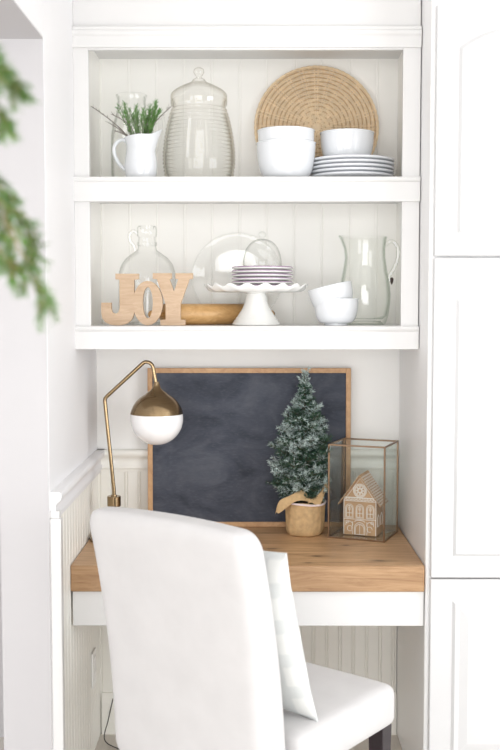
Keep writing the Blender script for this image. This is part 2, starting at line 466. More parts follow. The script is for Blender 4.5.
def backfn(p):
    u = (p.z+BH/2)/BH                              # 0 at the bottom, 1 at the top
    lean = .02*u+.085*u*u
    thick = 1-.22*u
    sag = -.010*(p.x/.25)**2*u                     # top corners soften
    return Vector((p.x*(1+.015*u)-.022, -.274+p.y*thick-lean+.010*(1-(p.x/.25)**2)*(-1 if p.y < 0 else .3), .340+p.z+BH/2+sag))
padded(24, 12, 30, (.512, .116, BH), (.036, .036, .055), backfn).build('backrest', M['linen'], t, angle=80)
def seatfn(p):
    top = p.z > 0
    cr = .012*(1-(p.x/.26)**2)*(1-(p.y/.25)**2) if top else 0
    return Vector((p.x, .028+p.y, .425+p.z+cr))
padded(24, 24, 10, (.500, .468, .118), (.03, .03, .03), seatfn).build('seat', M['linen'], t, angle=80)
for sx in (-1, 1):
    for sy in (-1, 1):
        m = MB()
        cx, cy = sx*.214, (.225 if sy > 0 else -.262)
        w0, w1 = .024, .017; dy = -.05 if sy < 0 else 0
        vs = [(cx+a*w1, cy+dy+b_*w1, 0) for a, b_ in ((-1, -1), (1, -1), (1, 1), (-1, 1))]+[(cx+a*w0, cy+b_*w0, .372) for a, b_ in ((-1, -1), (1, -1), (1, 1), (-1, 1))]
        m.add(vs, [(0, 1, 2, 3), (4, 5, 6, 7), (0, 1, 5, 4), (1, 2, 6, 5), (2, 3, 7, 6), (3, 0, 4, 7)])
        m.build('leg', M['dark_leg'], t, bevel=.002)
# pillow
S = .43
def cushion(n=28, s=S, th=.125):
    m = MB(); V = []; F = []
    for side in (1, -1):
        for i in range(n+1):
            for j in range(n+1):
                a, b_ = -1+2*i/n, -1+2*j/n
                prof = max(0, (1-abs(a)**2.4))**.55*max(0, (1-abs(b_)**2.4))**.55
                pinch = 1-.05*(1-abs(b_)**2) * abs(a)**3; pinch2 = 1-.06*(1-abs(a)**2)*abs(b_)**3
                wr = .004*math.sin(9*a+3*b_)*prof+.003*math.sin(13*b_-5*a)*prof
                V.append((a*s/2*pinch, side*(max(.003, th/2*prof+wr*.6)), b_*s*1.13/2*pinch2))
    N = (n+1)**2
    for sd in (0, 1):
        for i in range(n):
            for j in range(n):
                q = [sd*N+i*(n+1)+j, sd*N+(i+1)*(n+1)+j, sd*N+(i+1)*(n+1)+j+1, sd*N+i*(n+1)+j+1]
                F.append(tuple(q if sd else q[::-1]))
    rim = [i*(n+1) for i in range(n+1)]+[n*(n+1)+j for j in range(1, n+1)]+[i*(n+1)+n for i in range(n-1, -1, -1)]+[j for j in range(n-1, 0, -1)]
    for a_, c_ in zip(rim, rim[1:]+rim[:1]): F.append((a_, c_, N+c_, N+a_))
    m.add(V, F); return m
p = cushion().build('throw_pillow', M['plaid'], None, angle=80)
tag(p, 'pale grey and cream linen throw pillow leaning on the white chair back', 'pillow')
mw = Matrix.Translation((.046, -.28, 0)) @ Matrix.Rotation(R(-38), 4, 'Z') @ Matrix.Translation((.018, -.178, .490+S*1.13/2*.95)) @ Matrix.Rotation(R(18.5), 4, 'X') @ Matrix.Rotation(R(1.5), 4, 'Y')
p.matrix_world = mw
import bmesh
bm = bmesh.new(); bm.from_mesh(p.data); bmesh.ops.remove_doubles(bm, verts=bm.verts, dist=.0002); bmesh.ops.recalc_face_normals(bm, faces=bm.faces); bm.to_mesh(p.data); bm.free()

# ------------------------------------------------------------------ table lamp
LX, LY = -.4595, .35
t = thing('table_lamp', 'antique brass table lamp with angled stem and white glass globe on the desk', 'lamp', (LX, LY, DT))
m = MB(); m.lathe([(0, 0), (.078, 0), (.080, .003), (.080, .012), (.076, .016), (.02, .019), (.012, .024), (0, .024)], 48); m.build('base', M['brass'], t)
m = MB(); m.tube([(0, 0, .02), (0, 0, .12)], .0075, 16); m.build('pole', M['brass'], t)
m = MB(); m.lathe([(0, .112), (.021, .112), (.0225, .114), (.0225, .144), (.021, .146), (.010, .146), (.009, .150), (0, .150)], 32); m.build('collar', M['brass'], t)
st = [(0, 0, .145), (0, 0, .168)]
st += [(-.0265, 0, .452), (-.0275, 0, .462), (-.026, 0, .470), (-.020, 0, .477)]
st += [(.098, 0, .580)]
cxs = [(.098+.022*math.sin(R(a))-.0, 0, .568+.0215*math.cos(R(a))) for a in range(-25, 91, 12)]
st = st[:-1]+[(q[0]+.012, 0, q[2]) for q in cxs]
GX, GZ = -.3165-LX, 1.160-DT
st += [(GX-.004, 0, GZ+.128), (GX-.001, 0, GZ+.112)]
m = MB(); m.tube(st, .0062, 14); m.build('stem', M['brass'], t)
m = MB()
prof = [(.0, .122), (.0085, .122), (.010, .114), (.013, .103), (.020, .094), (.032, .086)]
Rg = .0885
a0 = math.asin(.086/Rg*.93)
for i in range(15):
    a = R(64-(64-11)*i/14); prof.append((Rg*math.cos(a), Rg*math.sin(a)))
prof += [(Rg-.003, prof[-1][1]-.001)]
m.lathe(prof, 64, (GX, 0, GZ)); m.build('shade_cap', M['brass'], t, angle=60)
m = MB(); m.lathe([(Rg-.001)*math.cos(R(a)) and ((Rg-.0015)*math.cos(R(a)), (Rg-.0015)*math.sin(R(a))) for a in range(14, -91, -4)]+[(0, -(Rg-.0015))], 64, (GX, 0, GZ)); m.build('glass_globe', M['globe'], t, angle=80)
m = MB(); m.tube(smooth_path([(-.03, .07, .008), (-.055, .13, .004), (-.06, .20, .0035), (-.02, .225, .0035), (.06, .226, .0035)], 6), .0028, 8); m.build('cord', M['black'], t)

# ------------------------------------------------------------------ chalkboard
t = thing('chalkboard', 'large dark slate chalkboard in thin oak frame leaning on the niche wall', 'chalkboard', (-.0133, .545, DT+.001))
W, H = .709, .556
T = Matrix.Rotation(R(-1.6), 4, 'X')
m = MB(); f = .017
for (a, b_, c, d) in ((-W/2, -W/2+f, 0, H), (W/2-f, W/2, 0, H), (-W/2+f, W/2-f, 0, f), (-W/2+f, W/2-f, H-f, H)): m.box(a, b_, 0, .018, c, d, T=T)
m.build('frame', M['framewood'], t, bevel=.0015)
m = MB(); m.box(-W/2+f-.001, W/2-f+.001, .006, .012, f-.001, H-f+.001, T=T); m.build('writing_panel', M['slate'], t)

# ------------------------------------------------------------------ frosted little tree in burlap
TX, TY = .175, .440
t = thing('miniature_christmas_tree', 'small frosted artificial christmas tree in burlap standing on the desk', 'christmas tree', (TX, TY, DT))
def fabricwall(r0, r1, h):
    def mod(r, z, a):
        k = z/h
        return r*(1+.030*math.sin(5*a+1.3+.8*k)+.024*math.sin(9*a+3*k)+.014*math.sin(17*a-2*k)), z+.004*math.sin(3*a+.5)*k
    return mod
m = MB(); hp = .112
prof = [(0, 0), (.052, 0), (.060, .006), (.063, .02), (.0655, .05), (.066, .08), (.067, hp), (.064, hp+.001), (.060, hp-.012), (0, hp-.014)]
m.lathe(prof, 72, mod=fabricwall(0, 0, hp)); pot = m.build('burlap_pot', M['burlap'], t, angle=70)
m = MB(); m.lathe([(.0, hp-.008), (.058, hp-.008)], 24); m.build('moss', M['soil'], t)
def flap(name, pts_a, pts_b, th=.003):
    A = smooth_path(pts_a, 6); B = smooth_path(pts_b, 6); n = len(A); m = MB(); V = []; K = 6
    for off in (0, th):
        for i in range(n):
            for k in range(K+1):
                u = k/K; pp = A[i].lerp(B[i], u); V.append(pp+Vector((0, off, .006*math.sin(PI*u+i*.4)+off)))
    F = []; N = n*(K+1)
    for sd in (0, 1):
        for i in range(n-1):
            for k in range(K):
                q = [sd*N+i*(K+1)+k, sd*N+(i+1)*(K+1)+k, sd*N+(i+1)*(K+1)+k+1, sd*N+i*(K+1)+k+1]; F.append(tuple(q))
    for i in range(n-1):
        for k in (0, K): F.append((i*(K+1)+k, (i+1)*(K+1)+k, N+(i+1)*(K+1)+k, N+i*(K+1)+k))
    m.add(V, F); return m.build(name, M['burlap'], t, angle=80)
flap('burlap_corner', [(-.100, -.055, .078), (-.085, -.058, .118), (-.050, -.062, .146), (-.012, -.058, .156)],
     [(-.092, -.062, .082), (-.058, -.070, .112), (-.020, -.074, .122), (.022, -.068, .124)])
flap('burlap_corner', [(.008, -.066, .116), (.028, -.060, .128), (.052, -.052, .158), (.068, -.045, .182)],
     [(.034, -.066, .110), (.052, -.052, .118), (.066, -.040, .140), (.076, -.034, .168)])
flap('burlap_corner', [(-.05, .045, .118), (-.02, .055, .142), (.02, .055, .142)], [(-.04, .06, .108), (0, .066, .112), (.04, .058, .112)])
m = MB(); m.tube([((.0705)*math.cos(a)*(1+.012*math.sin(5*a)), .0705*math.sin(a)*(1+.012*math.sin(5*a)), hp-.001+.003*math.sin(2*a)) for a in [2*PI*i/60 for i in range(60)]], .0035, 8, closed=True)
m.build('cord', M['ribbon'], t)
m = MB(); m.tube([(0, 0, hp-.01), (.002, 0, .3), (-.002, 0, .52)], [.006, .004, .0015], 8); m.build('trunk', M['bark'], t)
m = MB(); rnd = random.Random(11)
def needle(m, p, d, L, w, mi):
    d = d.normalized(); s_ = d.cross(Vector((rnd.uniform(-1, 1), rnd.uniform(-1, 1), rnd.uniform(-1, 1))))
    if s_.length < 1e-4: return
    s_.normalize(); s_ *= w/2
    m.add([p-s_, p+s_, p+d*L+s_*.5, p+d*L-s_*.5], [(0, 1, 2, 3)], mi)
def twig(m, p0, d, L, frost, dens=1.0, nl=.016):
    n = max(4, int(L/.0026*dens)); q = Vector(p0); d = Vector(d).normalized(); pts = [q.copy()]
    for i in range(n):
        k = i/n; q = q+d*(L/n); d = (d+Vector((rnd.gauss(0, .03), rnd.gauss(0, .03), .012))).normalized()
        for _ in range(3):
            side = Vector((rnd.gauss(0, 1), rnd.gauss(0, 1), rnd.gauss(0, 1))); side = (side-d*side.dot(d)).normalized()
            fr = rnd.random() < frost*(.35+.9*k)
            needle(m, q, side*.8+d*.75, nl*rnd.uniform(.7, 1.15)*(1-.3*k), .0017, 1 if fr else (2 if rnd.random() < .25 else 0))
        pts.append(q.copy())
    m.tube(pts[::max(1, n//4)], .0009, 4, 3, cap=False)
z = .128
tree_h = .548
def tree_r(z):
    k = (z-.12)/(tree_h-.12)
    pts = [(0, .082), (.08, .104), (.25, .104), (.42, .092), (.58, .076), (.70, .052), (.78, .026), (.9, .018), (1, .01)]
    for (k0, r0), (k1, r1) in zip(pts, pts[1:]):
        if k <= k1: return r0+(r1-r0)*(k-k0)/(k1-k0)
    return .012
lv = 0
while z < tree_h-.045:
    r = tree_r(z); nb = max(5, int(8*r/.05)); ph = rnd.random()*6
    for b_ in range(nb):
        a = ph+2*PI*b_/nb+rnd.gauss(0, .2); rr = r*rnd.choice((.5, .75, .9, 1.05, 1.22))*rnd.uniform(.92, 1.06)
        up = .22+.5*(z-.12)/(tree_h-.12)+rnd.gauss(0, .1)
        d = Vector((math.cos(a), math.sin(a)*.92, up)).normalized()
        p0 = Vector((0, 0, z-.01)); tip = p0+d*rr
        if tip.y > .075: rr *= .075/tip.y
        if tip.x > .070: rr *= .070/tip.x
        fr = rnd.choice((.05, .15, .5, .95))
        twig(m, p0+d*rr*.15, d, rr*.85, fr)
        for s_ in (-1, 1):
            for kk in (.35, .6, .8):
                aa = a+s_*rnd.uniform(.5, .9)
                d2 = Vector((math.cos(aa), math.sin(aa)*.92, up+rnd.gauss(.05, .1))).normalized()
                q = p0+d*rr*kk
                if (q+d2*.03).y > .085: continue
                twig(m, q, d2, rr*rnd.uniform(.22, .38)*(1.25-kk*.5), fr, 1.1)
    z += .0165+.004*rnd.random(); lv += 1
for k in range(9):
    a = k*2.4; twig(m, (0, 0, tree_h-.075+k*.007), (math.cos(a)*.5, math.sin(a)*.5, 1), .04, .95, 1.2, .013)
twig(m, (0, 0, tree_h-.06), (-.12, 0, 1), .062, .8, 1.2, .014)
m.build('foliage', [M['needle'], M['frost'], M['needle2'], M['bark']], t, smooth=False)

# ------------------------------------------------------------------ glass display box
BX, BY, BR = .3730, .4240, R(-22)
t = thing('glass_display_box', 'tall clear glass box with brass edges on the desk by the right wall', 'glass box', (BX, BY, DT), BR)
bw, bd, bh = .190/2, .172/2, .316
m = MB(); e = .0028
for sx in (-1, 1):
    for sy in (-1, 1): m.box(sx*bw-e, sx*bw+e, sy*bd-e, sy*bd+e, 0, bh)
for zz in (e, bh-e):
    for sy in (-1, 1): m.box(-bw, bw, sy*bd-e*.9, sy*bd+e*.9, zz-e, zz+e)
    for sx in (-1, 1): m.box(sx*bw-e*.9, sx*bw+e*.9, -bd, bd, zz-e, zz+e)
m.build('metal_edging', M['boxbrass'], t, bevel=.0006)
for sy in (-1, 1):
    m = MB(); m.box(-bw+e, bw-e, sy*bd-.0009, sy*bd+.0009, .004, bh-.004); m.build('glass_pane', M['pane'], t)
for sx in (-1, 1):
    m = MB(); m.box(sx*bw-.0009, sx*bw+.0009, -bd+e, bd-e, .004, bh-.004); m.build('glass_pane', M['pane'], t)
m = MB(); m.box(-bw+e, bw-e, -bd+e, bd-e, .003, .005); m.build('glass_floor', M['pane'], t)

# ------------------------------------------------------------------ kraft paper house with white icing lines
HW, HD, HH, HA = .114, .090, .127, .206
HZ = DT+.0062
t = thing('gingerbread_house', 'small brown gingerbread-style house with white piping inside the glass box', 'ornament house', (.3735, .430, HZ), R(-21))
m = MB(); w = HW/2
m.extrude_y([(-w, 0), (w, 0), (w, HH), (0, HA-.006), (-w, HH)], -HD/2, HD/2); m.build('walls', M['kraft'], t, bevel=.001)
m = MB(); ov = .013; sl = (HA-HH)/w; th = .004
for s_ in (-1, 1):
    pr = [(0, HA), (s_*(w+.016), HA-sl*(w+.016)*1.0), (s_*(w+.016), HA-sl*(w+.016)-th), (0, HA-th*1.4)]
    m.extrude_y(pr, -HD/2-ov, HD/2+ov)
roof = m.build('roof', M['kraft'], t, bevel=.0006)
# scalloped white shingle lines on both slopes
m = MB()
for s_ in (-1, 1):
    for row in range(1, 14):
        u = row/14; x = s_*(w+.016)*u; zc = HA-sl*abs(x)+.0009
        pts = []
        N = 40
        for i in range(N+1):
            y = -HD/2-ov+.002+(HD+2*ov-.004)*i/N
            sc = abs(math.sin((i/N*9+(row % 2)*.5)*PI))*.0045
            pts.append((x+s_*sc, y, zc-sl*sc))
        m.tube(pts, .00055, 4)
m.build('shingle_piping', M['icing'], roof)
m = MB(); yf = -HD/2-.0006
def ln(pts, r=.0010): m.tube([(x, yf, z) for x, z in pts], r, 5)
def arch(cx, z0, wd, hh):
    ln([(cx-wd/2, z0), (cx-wd/2, z0+hh-wd/2)]+arc(cx, z0+hh-wd/2, wd/2, 180, 0, 10)+[(cx+wd/2, z0), (cx-wd/2, z0)])
ln([(-w+.002, .002), (-w+.002, HH-.006)], .0013); ln([(w-.002, .002), (w-.002, HH-.006)], .0013)
# lace band at the eave
for r_ in range(2):
    pts = []
    for i in range(61):
        x = -w+.002+(HW-.004)*i/60; pts.append((x, HH-.010+r_*.006+.004*abs(math.sin(i/60*PI*(9+r_*3)))))
    ln(pts, .0013)
ln([(-w+.001, HH), (w-.001, HH)], .0014); ln([(-w+.001, HH-.012), (w-.001, HH-.012)], .001)
# round window
for rr in (.0225, .019, .006): ln(arc(0, HH+.024, rr, 0, 360, 28), .0012)
for i in range(8):
    a = i*PI/4; ln([(.006*math.cos(a), HH+.024+.006*math.sin(a)), (.019*math.cos(a), HH+.024+.019*math.sin(a))], .0009)
    ln(arc(.0125*math.cos(a+.39), HH+.024+.0125*math.sin(a+.39), .0042, 0, 360, 10), .0008)
ln([(-.044, HH+.003), (0, HA-.014), (.044, HH+.003)], .001)
for cx in (-.036, 0, .036):
    arch(cx, .058, .026, .046); arch(cx, .061, .020, .038)
    ln([(cx, .060), (cx, .100)], .0009); ln([(cx-.010, .074), (cx+.010, .074)], .0009)
    ln(arc(cx, .089, .004, 0, 360, 10), .0008)
ln([(-w+.002, .054), (w-.002, .054)], .001)
arch(0, .003, .036, .040); arch(0, .003, .030, .034)
ln([(0, .003), (0, .036)], .0008)
ln(arc(0, .044, .018, 10, 170, 12, .007), .0012)
for s_ in (-1, 1):
    ln(arc(s_*.036, .034, .012, 90-s_*100, 90+s_*100, 12), .001); ln(arc(s_*.034, .022, .009, 0, 300, 12), .0009)
    ln([(s_*.024, .003), (s_*.027, .020), (s_*.024, .046)], .0009); ln(arc(s_*.043, .044, .005, 0, 360, 10), .0009)
m.build('white_piping', M['icing'], t)
xs = w+.0006
for cy in (-.022, .022):
    m = MB(); m.tube([(xs, cy-.011, .03), (xs, cy-.011, .06), (xs, cy, .07), (xs, cy+.011, .06), (xs, cy+.011, .03), (xs, cy-.011, .03)], .001, 5)
    m.build('side_window_piping', M['icing'], t)

# ------------------------------------------------------------------ crockery
def bowl_profile(r, h, foot=.5, th=.004):
    o = [(0, .003), (r*foot*.92, .003), (r*foot, 0), (r*foot+.003, 0), (r*(foot+.04), .006)]
    for i in range(1, 15):
        k = i/14; a = k*PI/2; rr = r*(foot+.04)+(r-r*(foot+.04))*math.sin(a)**.72; zz = .006+(h-.010)*(1-math.cos(a))**1.05*.999
        o.append((rr*(1-.0), zz))
    o += [(r+.0015, h-.004), (r+.0022, h-.001), (r, h+.0005), (r-th*.7, h)]
    for i in range(13, 0, -1):
        k = i/14; a = k*PI/2; rr = r*(foot+.04)+(r-r*(foot+.04))*math.sin(a)**.72-th; zz = .006+(h-.010)*(1-math.cos(a))**1.05+th*.8
        o.append((max(rr, .01), zz))
    o.append((0, .006+th)); return o
def bowl(r, h, label, loc, group, foot=.5, T=None, name='white_bowl'):
    m = MB(); m.lathe(bowl_profile(r, h, foot), 56, T=T); o = m.build(name, M['porcelain'], None, loc, angle=60)
    return tag(o, label, 'bowl', group)
ZT = Z4+.0005; ZL = Z2+.0005
bowl(.0935, .120, 'larger white bowl at the bottom of the two nested ones on the upper shelf', (.105, .292, ZT), 'white bowls on the upper shelf', .52)
bowl(.0895, .118, 'white bowl nested on top of another, left of the plates on the upper shelf', (.105, .292, ZT+.041), 'white bowls on the upper shelf', .52)
def plate(r, h, mats, foot=.55, edge=0):
    m = MB()
    m.lathe([(0, .003), (r*foot-.004, .003), (r*foot-.002, 0), (r*foot+.002, 0), (r*foot+.004, .004), (r*.78, h*.40), (r-.003, h-.0075), (r-.0005, h-.0065), (r, h-.0045)], 64, mi=0)
    m.lathe([(r, h-.0045), (r, h-.0036)], 64, mi=0); m.lathe([(r, h-.0036), (r, h-.0018)], 64, mi=edge); m.lathe([(r, h-.0018), (r-.0006, h-.0004), (r-.0025, h)], 64, mi=1)
    m.lathe([(r-.0025, h), (r*.8, h*.45+.003), (r*foot+.004, .0066), (r*foot-.01, .006), (0, .006)], 64, mi=0)
    return m
place = ['bottom plate of the large white stack on the upper shelf', 'second plate from the bottom in the upper shelf stack', 'middle plate of the large white stack on the upper shelf',
         'second plate from the top in the upper shelf stack', 'top plate of the large white stack, directly under a bowl']
first = None
for i in range(5):
    if first is None: o = first = plate(.138, .022, None).build('dinner_plate', [M['porcelain'], M['rim_shade']], None, angle=60)
    else: o = first.copy(); COL.objects.link(o)
    o.location = (.318, .345, ZT+i*.0128); tag(o, place[i], 'plate', 'dinner plates on the upper shelf')
bowl(.086, .103, 'single white bowl standing on the stack of dinner plates', (.303, .345, ZT+4*.0128+.0065), 'white bowls on the upper shelf', .5)

# round wicker charger leaning on the back of the upper shelf
t = thing('wicker_charger', 'large round woven wicker charger leaning behind the bowls on the upper shelf', 'charger', (.2165, .525, ZT))
RW = .212; T = Matrix.Rotation(R(-5), 4, 'X')
m = MB(); m2 = MB(); NS = 24
for k in range(NS):
    a = 2*PI*k/NS
    for o_ in (-.0022, .0022):
        px, pz = math.cos(a), math.sin(a); qx, qz = -pz*o_, px*o_
        m2.tube([T @ Vector((px*q_+qx*(1+q_*9), -.0010, RW+pz*q_+qz*(1+q_*9))) for q_ in (.012, .06, .12, RW-.008)], .0030, 5)
m.lathe([(0, -.003), (.012, -.003), (.015, 0), (.012, .003), (0, .003)], 24, T=T @ Matrix.Translation((0, 0, RW)) @ Matrix.Rotation(R(90), 4, 'X'))
rr = .0165; ring = 0
while rr < RW-.008:
    pts = []; n = NS*5
    for i in range(n):
        a = 2*PI*i/n; off = .0026*math.cos(a*NS/2+ring*PI)
        pts.append(T @ Vector((rr*math.cos(a), off, RW+rr*math.sin(a))))
    (m).tube(pts, .0024, 5, mi=1 if ring % 3 == 0 else 0, closed=True); rr += .0047; ring += 1
m.build('weave', [M['wicker'], M['wicker_dark']], t); m2.build('spokes', M['wicker'], t)
m = MB()
for k in range(3):
    pts = []
    for i in range(160):
        a = 2*PI*i/160; ph = a*22+k*2*PI/3
        pts.append(T @ Vector(((RW-.004+.003*math.cos(ph))*math.cos(a), .004*math.sin(ph), RW+(RW-.004+.003*math.cos(ph))*math.sin(a))))
    m.tube(pts, .0028, 5, closed=True)
m.build('braided_rim', M['wicker'], t)

# ribbed glass storage jar
t = thing('ribbed_glass_jar', 'big beehive-shaped ribbed glass jar with glass lid on the upper shelf', 'jar', (-.175, .36, ZT))
m = MB(); prof = [(0, .004), (.085, .004), (.092, 0), (.100, .002)]
key = [(.100, .004), (.112, .03), (.1165, .065), (.1165, .10), (.112, .14), (.105, .18), (.096, .215), (.088, .240)]
def interp(key, z):
    for (r0, z0), (r1, z1) in zip(key, key[1:]):
        if z0 <= z <= z1: return r0+(r1-r0)*(z-z0)/(z1-z0)
    return key[-1][0]
N = 150
for i in range(N+1):
    zz = .006+(.240-.006)*i/N; prof.append((interp(key, zz)+.0021*math.sin(zz/.0122*2*PI), zz))
prof += [(.086, .244), (.085, .262), (.088, .266), (.086, .270)]
m.lathe(prof, 72); m.build('jar_body', M['ribglass'], t, angle=80)
m = MB(); m.lathe([(0, .010), (.088, .010), (.098, .014)]+[(interp(key, .02+.012*i)-.006, .02+.012*i) for i in range(18)], 64); m.build('inner_wall', M['glass'], t, angle=80)
m = MB(); m.lathe([(.089, .250), (.0915, .254), (.0915, .282), (.089, .288), (.080, .297), (.06, .309), (.04, .318), (.024, .325), (.020, .333)], 64); 
m.lathe([(.020, .333), (.010, .338), (.008, .343), (.013, .348), (.0175, .356), (.016, .365), (.009, .370), (0, .371)], 32)
m.build('lid', M['ribglass'], t, angle=80)

# clear glass jug at the back
def handle(m, p0, ctrl, r=.005, seg=8): m.tube(smooth_path(ctrl, 8), r, seg)
t = thing('clear_glass_jug', 'clear glass jug with side handle behind the greenery on the upper shelf', 'jug', (-.405, .465, ZT))
m = MB(); m.lathe([(0, .004), (.055, .004), (.06, 0), (.066, .004), (.069, .03), (.070, .10), (.069, .17), (.064, .205), (.054, .235), (.048, .255), (.047, .285), (.050, .300), (.052, .304), (.049, .306), (.0455, .300), (.044, .285), (.045, .255), (.052, .232), (.061, .204), (.066, .17), (.067, .10), (.066, .03), (.058, .010), (0, .010)], 56)
m.build('jug_body', M['glass'], t, angle=80)
m = MB(); handle(m, None, [(.046, -.008, .268), (.075, -.01, .268), (.103, -.012, .235), (.108, -.012, .18), (.092, -.01, .13), (.068, -.008, .11)], .0052); m.build('handle', M['glass'], t)

# white pitcher
t = thing('white_pitcher', 'small white ceramic pitcher holding green sprigs on the upper shelf', 'pitcher', (-.355, .275, ZT))
def spout(r, z, a):
    k = max(0, (z-.09)/.047); s_ = max(0, math.cos(a))**6
    return r*(1+.30*k*s_), z+.020*k*s_*k-.006*k*max(0, -math.cos(a))
m = MB(); m.lathe([(0, .003), (.037, .003), (.040, 0), (.045, .002), (.050, .02), (.052, .045), (.050, .07), (.046, .09), (.045, .105), (.047, .122), (.051, .136), (.0525, .139), (.050, .139), (.045, .124), (.042, .105), (.043, .09), (.047, .07), (.048, .04), (.04, .01), (0, .008)], 56, mod=spout)
m.build('pitcher_body', M['porcelain'], t, angle=80)
m = MB(); handle(m, None, [(-.043, 0, .122), (-.062, 0, .128), (-.082, 0, .112), (-.084, 0, .085), (-.070, 0, .055), (-.050, 0, .033)], .0058, 10); m.build('handle', M['porcelain'], t)

# sprigs in the pitcher
t = thing('herb_sprigs', 'bunch of green sprigs and grey twigs standing in the white pitcher', 'greenery', (-.355, .275, ZT+.09))
ms = MB(); ml = MB(); rnd = random.Random(5)
def sprig(base, tip, leaves=True, bare=.15, nl=.014, stem_r=.0011, dens=1, mi=0):
    mid = (Vector(base)+Vector(tip))/2+Vector((rnd.gauss(0, .006), rnd.gauss(0, .006), .012))
    P_ = smooth_path([base, mid, tip], 10); ms.tube(P_, [stem_r*(1-.6*i/len(P_)) for i in range(len(P_))], 5)
    if not leaves: return
    for i in range(int(len(P_)*bare), len(P_)-1):
        d = (P_[i+1]-P_[i]).normalized()
        for _ in range(int(6*dens)):
            q = P_[i].lerp(P_[i+1], rnd.random()); side = Vector((rnd.gauss(0, 1), rnd.gauss(0, 1), rnd.gauss(0, .5)+.3)).normalized()
            needle(ml, q, side*.8+d*.8, nl*rnd.uniform(.6, 1.1), .0019, mi)
for k in range(34):
    a = rnd.uniform(0, 2*PI); sp = rnd.uniform(0, 1)**.6
    sprig((.02*math.cos(a)*sp, .02*math.sin(a)*sp, 0), (.080*math.cos(a)*sp+.002, .05*math.sin(a)*sp-.008, .118-.02*sp+.05*rnd.random()*(.3+abs(math.cos(a))*sp)+rnd.gauss(0, .006)), bare=.3, dens=.55)
for k in range(6): sprig((.015, 0, .0), (.055+rnd.gauss(0, .006), rnd.gauss(0, .015), .128+rnd.gauss(0, .012)), bare=.25)
# long bare twigs
for base, tip, mi in (((-.01, 0, .02), (-.152, -.01, .140), 1), ((-.01, 0, .02), (-.088, -.01, .115), 1), ((.01, 0, .02), (.096, -.01, .138), 1), ((-.01, 0, .01), (-.098, -.02, .088), 1), ((-.01, 0, .01), (-.078, -.02, .063), 1)):
    sprig(base, tip, bare=.5, dens=.45, nl=.014, stem_r=.0022, mi=mi)
ms.build('stems', M['herb_grey'], t); ml.build('leaves', [M['herb'], M['herb_grey']], t, smooth=False)

# ------------------------------------------------------------------ lower shelf
# demijohn
t = thing('glass_demijohn', 'round-shouldered clear glass demijohn behind the wooden sign on the lower shelf', 'bottle', (-.355, .450, ZL))
m = MB(); m.lathe([(0, .012), (.06, .006), (.082, 0), (.092, .006), (.0955, .03), (.0955, .155), (.094, .175), (.086, .200), (.070, .222), (.048, .238), (.033, .248), (.030, .258), (.0285, .275), (.028, .290)], 64)
m.lathe([(.0285, .262), (.033, .264), (.034, .270), (.032, .275)], 40)
m.lathe([(.028, .290), (.032, .294), (.033, .306), (.032, .322), (.029, .328), (.024, .328), (.023, .318)], 40)
m.build('bottle_body', M['glass'], t, angle=80)
m = MB(); handle(m, None, [(-.030, 0, .300), (-.045, 0, .312), (-.058, 0, .300), (-.056, 0, .278), (-.044, 0, .262), (-.040, 0, .245)], .0055, 10); m.build('handle', M['glass'], t)

# JOY sign: three slab-serif letters cut from one board
t = thing('joy_sign', 'pale wooden cutout sign reading JOY on the lower shelf', 'sign', (-.479, .232, ZL))
s_ = .00077*.985
def L2(pts): return [((x-28)*s_, (460-y)*s_) for x, y in pts]
J = [(88, 245), (185, 245), (185, 268), (166, 270), (166, 398), (162, 422), (152, 440), (136, 452), (112, 459), (90, 460), (66, 457), (44, 446), (32, 430), (28, 408), (28, 365), (70, 365), (70, 394), (76, 407), (88, 411), (99, 405), (105, 388), (105, 270), (88, 268)]
Yl = [(243, 243), (322, 243), (322, 266), (313, 268), (331, 318), (349, 268), (337, 266), (337, 243), (410, 243), (410, 266), (396, 268), (358, 372), (358, 435), (378, 437), (378, 460), (274, 460), (274, 437), (296, 435), (296, 372), (260, 268), (243, 266)]
def letter(pts, y0, y1):
    m = MB(); m.extrude_y(L2(pts), y0, y1)
    return m.build('letter', M['signwood'], t, smooth=False)
def tri(o):     # clean n-gon caps of the concave letters
    bm = bmesh.new(); bm.from_mesh(o.data); bmesh.ops.triangulate(bm, faces=[f for f in bm.faces if len(f.verts) > 4]); bm.to_mesh(o.data); bm.free()
tri(letter(J, 0, .022)); tri(letter(Yl, .0012, .0232))
m = MB(); n = 48; vs = []
oc, orx, orz = (222, 366), 62, 92
for y in (-.0012, .0208):
    for (rx, rz, cy) in ((orx, orz-0, 367), (21, 64, 365)):
        for i in range(n):
            a = 2*PI*i/n; x, yy = 222+rx*math.cos(a), cy-rz*math.sin(a); vs.append(((x-28)*s_, y, (460-yy)*s_))
fs = []
for i in range(n):
    j = (i+1) % n
    fs += [(i, j, n+j, n+i), (2*n+i, 2*n+j, 3*n+j, 3*n+i), (i, j, 2*n+j, 2*n+i), (n+i, n+j, 3*n+j, 3*n+i)]
m.add(vs, fs); m.build('letter', M['signwood'], t, angle=40)

